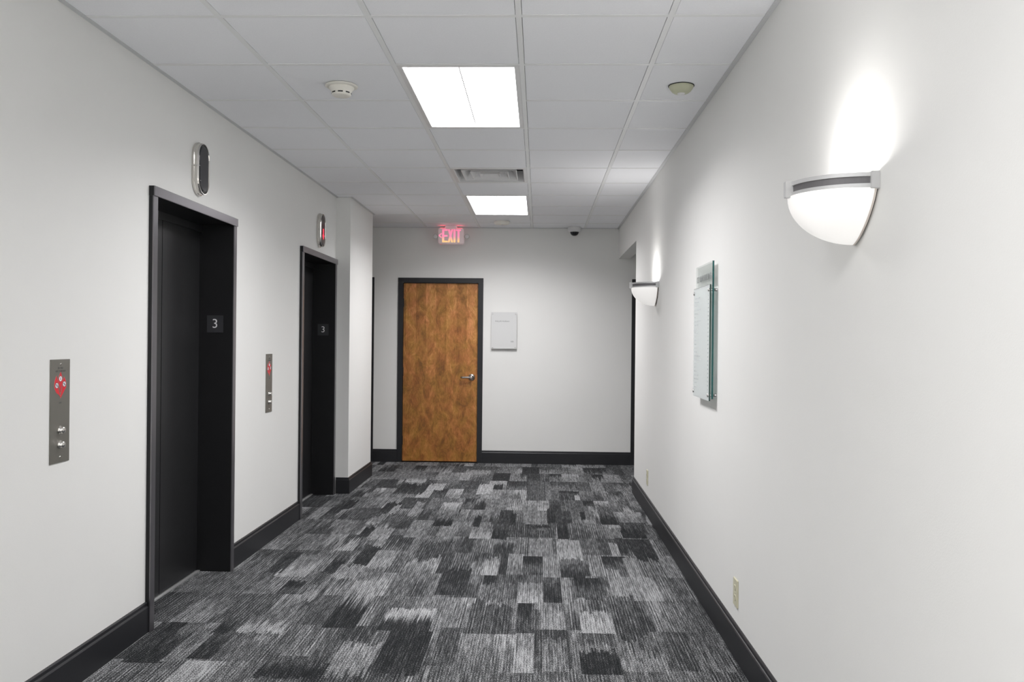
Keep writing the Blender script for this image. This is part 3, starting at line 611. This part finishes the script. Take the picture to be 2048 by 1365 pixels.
def dome_camera():
    t = thing('security_camera', 'white dome security camera with a black bubble on the ceiling at the end wall', 'security camera', 'down', (0.390, 9.87, C))
    MB().lathe([(0.076, 0.0), (0.076, 0.012), (0.075, 0.030), (0.070, 0.045), (0.060, 0.052), (0.050, 0.054)], 44).build('housing', 'white', t)
    MB().lathe([(0.050, 0.052), (0.048, 0.064), (0.042, 0.078), (0.031, 0.090), (0.016, 0.0965), (0.0, 0.098)], 40, cap=False).build('bubble', 'blackgloss', t)
dome_camera()

# ---------------------------------------------------------------- exit sign
def rrect(w2, h2, r, n=6):
    pts = []
    for cx, cy, a0 in ((w2 - r, h2 - r, 0), (-w2 + r, h2 - r, 90), (-w2 + r, -h2 + r, 180), (w2 - r, -h2 + r, 270)):
        for k in range(n + 1):
            a = math.radians(a0 + 90 * k / n); pts.append((cx + r * math.cos(a), cy + r * math.sin(a)))
    return pts
def exit_letters():
    m = bpy.data.materials.new('exit_letters_glow'); m.use_nodes = True; nt = m.node_tree; b = nt.nodes['Principled BSDF']
    tc = nt.nodes.new('ShaderNodeTexCoord'); sp = nt.nodes.new('ShaderNodeSeparateXYZ'); nt.links.new(tc.outputs['Object'], sp.inputs[0])
    mr = nt.nodes.new('ShaderNodeMapRange'); mr.inputs['From Min'].default_value = -0.068; mr.inputs['From Max'].default_value = 0.07; nt.links.new(sp.outputs['Y'], mr.inputs['Value'])
    cr = nt.nodes.new('ShaderNodeValToRGB'); e = cr.color_ramp.elements
    e[0].position = 0.0; e[0].color = (1.0, 0.62, 0.20, 1); e[1].position = 1.0; e[1].color = (1.0, 0.20, 0.36, 1)
    q = e.new(0.28); q.color = (1.0, 0.42, 0.30, 1); q = e.new(0.45); q.color = (1.0, 0.25, 0.42, 1)
    nt.links.new(mr.outputs[0], cr.inputs[0]); nt.links.new(cr.outputs[0], b.inputs['Emission Color']); b.inputs['Emission Strength'].default_value = 0.9
    b.inputs['Base Color'].default_value = (0.5, 0.1, 0.12, 1)
    return m
M['exitglow'] = exit_letters()
M['exitbody'] = mat('exit_housing', (0.82, 0.78, 0.78), 0.4, emit=(1.0, 0.45, 0.50), estr=0.07)
M['exitstrip'] = mat('red_led_strip', (0.6, 0.1, 0.1), 0.4, emit=(1.0, 0.05, 0.09), estr=9.0)
def exit_sign():
    t = thing('exit_sign', 'glowing pink-red EXIT sign with two small lamp heads hanging from the ceiling', 'exit sign', 'far', (-1.014, 9.80, 2.603))
    o = rrect(0.149, 0.091, 0.024); i = rrect(0.143, 0.085, 0.022)
    hs = MB().loft([[(x, y, -0.028) for x, y in o], [(x, y, 0.024) for x, y in o], [(x, y, 0.030) for x, y in i]]).build('housing', 'exitbody', t)
    L = MB(); lt, z0, z1 = 0.0145, 0.030, 0.0325
    yT, yB = 0.076, -0.070
    ex = -0.100
    L.box(ex, ex + 0.022, yB, yT, z0, z1)
    for yy in (yT - lt, -0.006, yB): L.box(ex + 0.022, ex + 0.060, yy, yy + lt + 0.002, z0, z1)
    xx = -0.036
    L.prism([(xx, yT), (xx + 0.020, yT), (xx + 0.060, yB), (xx + 0.040, yB)], z0, z1)
    L.prism([(xx + 0.040, yT), (xx + 0.060, yT), (xx + 0.020, yB), (xx, yB)], z0, z1 + 0.0003)
    L.box(0.030, 0.050, yB, yT, z0, z1)
    L.box(0.058, 0.112, yT - lt - 0.002, yT, z0, z1); L.box(0.075, 0.095, yB, yT - lt, z0, z1)
    L.build('exit_letters', 'exitglow', t)
    MB().prism([(-0.144, 0.006), (-0.112, 0.034), (-0.106, 0.026), (-0.128, 0.006), (-0.106, -0.014), (-0.112, -0.022)], z0, z1 - 0.0005).build('arrow', 'exitglow', t)
    MB().box(-0.070, 0.065, 0.091, 0.120, -0.030, 0.026, 0.003).build('ceiling_mount', 'exitbody', t)
    MB().box(-0.125, 0.125, 0.0905, 0.0925, 0.010, 0.018).build('led_strip', 'exitstrip', t)
    MB().lathe([(0.003, 0.0), (0.003, 0.006)], 12, (-0.116, -0.0925)).build('test_lamp', 'redled', t)
    for s in (-1, 1):
        a = MB(); a.tube([(s * 0.145, -0.002, 0.0), (s * 0.168, -0.002, 0.0)], 0.011, 14); a.build('lamp_arm', 'lampclear', t)
        h = MB(); h.lathe([(0.012, -0.020), (0.024, -0.006), (0.0285, 0.010), (0.0285, 0.018), (0.026, 0.021)], 28, (s * 0.180, -0.003)); hd = h.build('lamp_head', 'lampclear', t)
        MB().lathe([(0.025, 0.020), (0.018, 0.0265), (0.008, 0.029), (0.0, 0.0295)], 24, (s * 0.180, -0.003), cap=False).build('bulb_cover', 'white', hd)
exit_sign()

# ---------------------------------------------------------------- elevator hall lanterns
def stadium(w2, h2, n=16):
    return [((w2) * math.cos(math.radians(a)), (h2 - w2) * (1 if k == 0 else -1) + w2 * math.sin(math.radians(a)))
            for k, a0 in ((0, 0), (1, 180)) for a in [a0 + 180 * i / n for i in range(n + 1)]]
def lantern(y, label, lit):
    t = thing('elevator_lantern', label, 'indicator light', 'left', (XL, y, 2.341), 'elevator lanterns above the doorways')
    ring = lambda w2, h2, z: [(x, yy, z) for x, yy in stadium(w2, h2)]
    MB().loft([ring(.082, .144, 0), ring(.084, .146, .004), ring(.084, .146, .012), ring(.079, .141, .015), ring(.079, .141, .030), ring(.076, .138, .037), ring(.073, .135, .037), ring(.070, .132, .028)], True, False, smooth=False).build('rim', 'chrome', t)
    face = MB().loft([ring(.071, .133, .020), ring(.071, .133, .030), ring(.060, .122, .036), ring(.056, .118, .037)], True, True).build('lens', 'blackgloss', t)
    if lit:
        a = MB(); a.prism([(-.011, .012), (.011, .012), (.011, -.040), (.028, -.040), (0, -.078), (-.028, -.040), (-.011, -.040)], .0371, .0385)
        tag(a.build('arrow', 'redled', face), 'lit red down arrow')
    else:
        a = MB(); a.box(-.058, -.046, -.072, -.069, .0372, .0378); a.build('lens_seam', 'satin', face)
    b = MB(); b.box(-.0845, -.060, .008, .0092, .001, .0385); b.build('rim_joint', 'angle', t)
lantern(4.663, 'oval chrome and black lantern, unlit, over the nearer elevator', False)
lantern(7.268, 'oval chrome and black lantern with a red arrow over the farther elevator', True)

# ---------------------------------------------------------------- elevator call panels
def call_panel(y, label, zc=1.1255):
    t = thing('call_panel', label, 'elevator call panel', 'left', (XL, y, zc), 'elevator call panels')
    MB().box(-0.068, 0.068, -0.2025, 0.2025, 0, 0.004, 0.0008).build('plate', 'steel', t)
    z = 0.004
    def leaf(pts, dx=0, dy=0):
        return [(x + dx, yy + dy) for x, yy in pts]
    # three flame shapes meeting in a point at the bottom
    S = 0.0032
    L_ = [(-18, 38), (-12, 22), (-10.5, 10), (-9, -2), (-5, -14), (0, -27), (-8, -19), (-18, -13), (-25, 0), (-26.5, 10), (-24.5, 24)]
    Cn = [(0, 50), (5, 38), (8.5, 27), (7, 14), (3, 2), (1, -14), (-1.5, -14), (-3, 2), (-8, 14), (-10.5, 27), (-6, 38)]
    R_ = [(15, 34), (21, 24), (24.5, 12), (23, 0), (14, -12), (5, -24), (0, -31), (1.5, -20), (6, -6), (7.5, 8), (9.5, 20)]
    sc = 0.00162; sy = 0.00128; oy = 0.0895
    em = MB(); ol = MB()
    for P in (L_, Cn, R_):
        cx = sum(p[0] for p in P) / len(P); cy = sum(p[1] for p in P) / len(P)
        P2 = [(p[0] * sc, p[1] * sy + oy) for p in P]; Po = [((cx + (p[0] - cx) * 1.10) * sc, (cy + (p[1] - cy) * 1.03) * sy + oy) for p in P]
        ol.prism(Po, z, z + 0.0004); em.prism(P2, z, z + 0.0009)
    e = tag(em.build('fire_emblem', 'red', t), 'red flame-shaped fire warning emblem'); ol.build('emblem_outline', 'redline', t)
    for cx, cy in ((-17, 9), (-1.0, 29), (15.5, 12)):
        c = MB(); c.lathe([(0.0112, z + 0.0009), (0.0112, z + 0.0012)], 28, (cx * sc, cy * sy + oy), smooth=False); rg = c.build('symbol_ring', 'inkblue', e)
        c = MB(); c.lathe([(0.0096, z + 0.0011), (0.0096, z + 0.0015)], 28, (cx * sc, cy * sy + oy), smooth=False); c.build('symbol_disc', 'numwhite', e)
        c = MB(); c.box(cx * sc - 0.0018, cx * sc + 0.0022, cy * sy + oy - 0.006, cy * sy + oy + 0.006, z + 0.0014, z + 0.0018)
        if cx != -1.0:
            k = -0.45; c.prism([(cx * sc - 0.009, cy * sy + oy - k * 0.009 - 0.001), (cx * sc + 0.009, cy * sy + oy + k * 0.009 - 0.001), (cx * sc + 0.009, cy * sy + oy + k * 0.009 + 0.001), (cx * sc - 0.009, cy * sy + oy - k * 0.009 + 0.001)], z + 0.0015, z + 0.002)
        c.build('symbol_figure', 'inkblue', e)
    text_mb('IN FIRE', 0.0115, 0, 0.168, z, z + 0.0004).build('engraving', 'ink', t)
    text_mb('USE STAIRWAY', 0.0105, 0, 0.156, z, z + 0.0004, weight=0.0001).build('engraving', 'ink', t)
    text_mb('EXIT', 0.009, 0, 0.032, z, z + 0.0004).build('engraving', 'ink', t)
    for yy in (-0.0745, -0.1315):
        bt = MB(); bt.lathe([(0.0165, z), (0.0165, z + 0.003), (0.0145, z + 0.005), (0.0135, z + 0.006), (0.0135, z + 0.013), (0.011, z + 0.017), (0.005, z + 0.0185), (0, z + 0.019)], 32, (0, yy), cap=False)
        bt.build('call_button', 'chrome', t)
    for yy in (0.184, -0.180):
        MB().lathe([(0.0042, z), (0.0038, z + 0.002), (0, z + 0.0028)], 16, (0, yy), cap=False).build('screw', 'chrome', t)
call_panel(3.322, 'brushed steel elevator call plate with red fire emblem, left of the nearer elevator')
call_panel(5.938, 'narrow-looking steel call plate with red emblem between the two elevators', 1.108)

# ---------------------------------------------------------------- sconces
def sconce(y, label, side='right', up=SCONCE_UP, lamp=SCONCE_LAMP):
    t = thing('wall_sconce', label, 'wall lamp', side, (XR if side == 'right' else XL, y, 1.84), 'half-bowl wall lamps')
    A, B, Cc = 0.163, 0.180, 0.138         # half width, projection, bowl depth
    n, mth = 40, 16
    def shell(a, b, c, z0):
        rings = []
        for k in range(mth + 1):
            uu = math.sin(math.pi / 2 * k / mth); aw_ = max(0.0, 1 - uu ** 1.4) ** 0.72; bw_ = max(0.0, 1 - uu * uu) ** 0.5
            rings.append([(a * aw_ * math.cos(math.pi * i / n), -c * uu, z0 + b * bw_ * math.sin(math.pi * i / n)) for i in range(n + 1)])
        return rings
    z0 = 0.012
    o, i = shell(A, B, Cc, z0), shell(A - 0.007, B - 0.007, Cc - 0.007, z0)
    g = MB(); g.loft(o, False, False, False, True); g.loft(i, False, False, False, True)
    g.loft([o[0], i[0]], False, False, False)
    shade = g.build('glass_shade', 'glass_shade', t)
    e = MB()
    def outline(a, c):
        q = []
        for k in range(49):
            uu = math.sin(math.pi * k / 48); q.append((math.copysign(a * max(0.0, 1 - uu ** 1.4) ** 0.72, math.cos(math.pi * k / 48)), -c * uu))
        return q
    oe = outline(A, Cc); ie = outline(A - 0.010, Cc - 0.010)
    e.loft([[(x, yy, 0.006) for x, yy in oe], [(x, yy, z0) for x, yy in oe], [(x, yy, z0) for x, yy in ie], [(x, yy, 0.006) for x, yy in ie], [(x, yy, 0.006) for x, yy in oe]], False, False, False)
    e.build('shade_rim', 'shade_edge', t)
    bp = MB(); bp.prism([(x * 0.93, yy * 0.93) for x, yy in oe] , 0.0, 0.006)
    bp.build('back_plate', 'blackgloss', t)
    def band(y0, y1, off, th, m, nm):
        q = MB(); R = []
        for rr in (off, off - th):
            for yy in (y0, y1): R.append([((A + rr) * math.cos(math.pi * i / n), yy, z0 - 0.008 + (B + rr + 0.004) * math.sin(math.pi * i / n)) for i in range(n + 1)])
        q.loft([R[0], R[1], R[3], R[2], R[0]], False, False, False, False); q.build(nm, m, t)
    band(-0.001, 0.010, 0.002, 0.004, 'silver', 'lower_band')
    band(0.029, 0.040, 0.002, 0.006, 'silver', 'upper_band')
    band(0.010, 0.029, -0.003, 0.003, 'louver', 'perforated_band')
    for sx in (-1, 1):
        MB().box(sx * (A - 0.012), sx * (A + 0.006), -0.004, 0.043, 0.0, 0.024, 0.0015).build('bracket', 'silver', t)
    MB().box(-0.011, 0.011, -0.004, 0.043, z0 + B - 0.010, z0 + B + 0.014, 0.0015).build('bracket', 'silver', t)
    ld = bpy.data.lights.new('sconce_lamp', 'POINT'); ld.energy = lamp; ld.color = (1, 0.97, 0.95); ld.shadow_soft_size = 0.05
    lo = bpy.data.objects.new('sconce_lamp', ld); COL.objects.link(lo); lo.parent = t; lo.location = (0, -0.020, 0.105)
    ad = bpy.data.lights.new('sconce_uplight', 'AREA'); ad.shape = 'RECTANGLE'; ad.size = 0.17; ad.size_y = 0.07; ad.energy = up; ad.color = (1, 0.98, 0.97)
    ao = bpy.data.objects.new('sconce_uplight', ad); COL.objects.link(ao); ao.parent = t; ao.location = (0, 0.012, 0.075); ao.rotation_euler = (math.pi / 2, 0, 0)
    return t
sconce(2.500, 'large near half-bowl wall lamp glowing white with a silver band')
sconce(-1.76, 'added half-bowl wall lamp, unseen on the right wall behind the viewpoint', up=9.0)  # out of view at the lamp spacing, added to light the ceiling
sconce(-1.76, 'added half-bowl wall lamp, unseen on the left wall behind the viewpoint', 'left', 9.0)  # mirrored lamp with no known original, added to brighten the ceiling
sconce(6.755, 'smaller-looking far half-bowl wall lamp beyond the glass directory', up=2.3, lamp=0.6)

# ---------------------------------------------------------------- building directory
def directory():
    # origin: bottom near corner region; local x runs from the far edge (left) to the near edge (right)
    yfar, ynear, zb, zt = 4.868, 4.415, 1.121, 1.837
    wd = yfar - ynear
    t = thing('directory_sign', 'glass building directory panel reading KEY BANK BUILDING on the right wall', 'sign', 'right', (XR, yfar, 0))
    z0, z1 = 0.020, 0.029; f0, f1 = 0.034, 0.041
    bk = MB().box(0, wd, zb + 0.01, zt, z0, z1).build('back_glass', 'glass', t)
    m = MB(); m.box(wd - 0.0005, wd + 0.0012, zb + 0.01, zt, z0, z1); m.build('glass_edge', 'glass_edge', t)
    fp = MB().box(0.002, wd - 0.004, zb, 1.715, f0, f1).build('front_panel', 'frost', t)
    m = MB(); m.box(wd - 0.0045, wd - 0.0028, zb, 1.715, f0, f1); m.box(0.0, wd - 0.004, 1.715, 1.7165, f0, f1); m.build('panel_edge', 'glass_edge2', t)
    MB().box(0.004, wd - 0.006, 1.722, zt - 0.004, z0 - 0.0012, z0 - 0.0006).build('frosted_film', M['film'], t)
    text_mb('KEY BANK BUILDING', 0.048, wd / 2, 1.762, z1 + 0.0003, z1 + 0.001, sx=0.88).build('heading', 'inkgrey', t)
    rnd = random.Random(4)
    ln = MB(); rt_ = MB()
    wl = [.15, .12, .07, .17, .11, .02, .18, .11, .07, .10, .035, .07, .06, .08, .08, .17, .19, .10, .03, .10, .13, .13, .07, .06]
    zz = 1.662
    for k, L0 in enumerate(wl):
        x = 0.03
        while x < 0.03 + L0:
            a = rnd.uniform(0.004, 0.009); ln.box(x, min(x + a, 0.03 + L0 + 0.004), zz - 0.0035, zz + 0.0035, f1 + 0.0001, f1 + 0.0005); x += a + (0.0015 if rnd.random() < .8 else 0.006)
        rt_.box(wd - 0.045, wd - 0.027, zz - 0.0035, zz + 0.0035, f1 + 0.0001, f1 + 0.0005)
        zz -= 0.0211
    ln.build('tenant_lines', 'inkpale', fp); rt_.build('suite_numbers', 'inkpale', fp)
    for x in (0.022, wd - 0.018):
        for y in (1.690, 1.150):
            s = MB(); s.lathe([(0.0085, 0), (0.0085, z0), (0.0085, z0), (0.0085, f0)], 20, (x, y)); s.lathe([(0.0095, f1), (0.0095, f1 + 0.005), (0.008, f1 + 0.0065)], 20, (x, y)); s.build('standoff', 'satin', t)
def film():
    m = bpy.data.materials.new('grey_film'); m.use_nodes = True; nt = m.node_tree
    for n in list(nt.nodes): nt.nodes.remove(n)
    out = nt.nodes.new('ShaderNodeOutputMaterial'); mix = nt.nodes.new('ShaderNodeMixShader'); mix.inputs[0].default_value = 0.5
    tr = nt.nodes.new('ShaderNodeBsdfTransparent'); df = nt.nodes.new('ShaderNodeBsdfDiffuse'); df.inputs[0].default_value = (0.80, 0.81, 0.79, 1)
    nt.links.new(tr.outputs[0], mix.inputs[1]); nt.links.new(df.outputs[0], mix.inputs[2]); nt.links.new(mix.outputs[0], out.inputs[0]); return m
M['film'] = film()
def frosted():
    m = M['frost']; nt = m.node_tree; b = nt.nodes['Principled BSDF']; out = [n for n in nt.nodes if n.type == 'OUTPUT_MATERIAL'][0]
    mx = nt.nodes.new('ShaderNodeMixShader'); mx.inputs[0].default_value = 0.5; tl = nt.nodes.new('ShaderNodeBsdfTranslucent'); tl.inputs[0].default_value = (0.93, 0.96, 0.95, 1)
    b.inputs['Base Color'].default_value = (0.90, 0.93, 0.93, 1)
    nt.links.new(b.outputs[0], mx.inputs[1]); nt.links.new(tl.outputs[0], mx.inputs[2]); nt.links.new(mx.outputs[0], out.inputs[0])
frosted()
directory()

# ---------------------------------------------------------------- suite plaque beside the wooden door
def plaque():
    t = thing('suite_plaque', 'pale glass name plaque on standoffs right of the wooden door', 'sign', 'far', (-0.4075, YF, 1.537))
    hw, hh = 0.1475, 0.211
    MB().box(-hw, hw, -hh, hh, 0.026, 0.034, 0.0008).build('panel', 'frostfar', t)
    MB().box(-hw, hw, -hh - 0.0004, -hh + 0.006, 0.0245, 0.026).build('panel_edge', 'glass_edge2', t)
    text_mb('PHILLIPS MURRAH', 0.0215, -0.103, 0.105, 0.0342, 0.0348, align='LEFT', sx=0.95).build('name_text', 'inkgrey', t)
    text_mb('300', 0.024, 0.093, -0.128, 0.0342, 0.0348).build('number_text', 'inkgrey', t)
    for x in (-hw + 0.017, hw - 0.017):
        for y in (hh - 0.022, -hh + 0.017):
            s = MB(); s.lathe([(0.0062, 0), (0.0062, 0.026)], 18, (x, y)); s.lathe([(0.0075, 0.034), (0.0075, 0.038), (0.006, 0.039)], 18, (x, y)); s.build('standoff', 'satin', t)
plaque()

# ---------------------------------------------------------------- outlets
def outlet(y, z, label):
    t = thing('power_outlet', label, 'outlet', 'right', (XR, y, z), 'outlets on the right wall')
    MB().box(-0.0415, 0.0415, -0.062, 0.062, 0, 0.0065, 0.002).build('cover_plate', 'ivory', t)
    for yy in (0.022, -0.022):
        s = MB(); pts = [(0.0165 * math.cos(a) * 1.0, yy + max(-0.0125, min(0.0125, 0.0165 * math.sin(a)))) for a in [2 * math.pi * k / 28 for k in range(28)]]
        s.prism(pts, 0.0062, 0.0085); so = s.build('socket', 'ivory', t)
        h = MB(); h.box(-0.0075, -0.0055, yy - 0.001, yy + 0.0065, 0.0084, 0.0087); h.box(0.0055, 0.0075, yy - 0.001, yy + 0.0065, 0.0084, 0.0087); h.lathe([(0.0022, 0.0084), (0.0022, 0.0087)], 10, (0, yy - 0.0075)); h.build('socket_slots', 'slot', so)
    MB().lathe([(0.003, 0.0064), (0.0022, 0.0078), (0, 0.008)], 14, (0, 0), cap=False).build('screw', 'ivory', t)
outlet(3.945, 0.285, 'ivory duplex outlet low on the right wall, nearer to the viewer')
outlet(7.155, 0.300, 'ivory outlet low on the right wall near its far end')
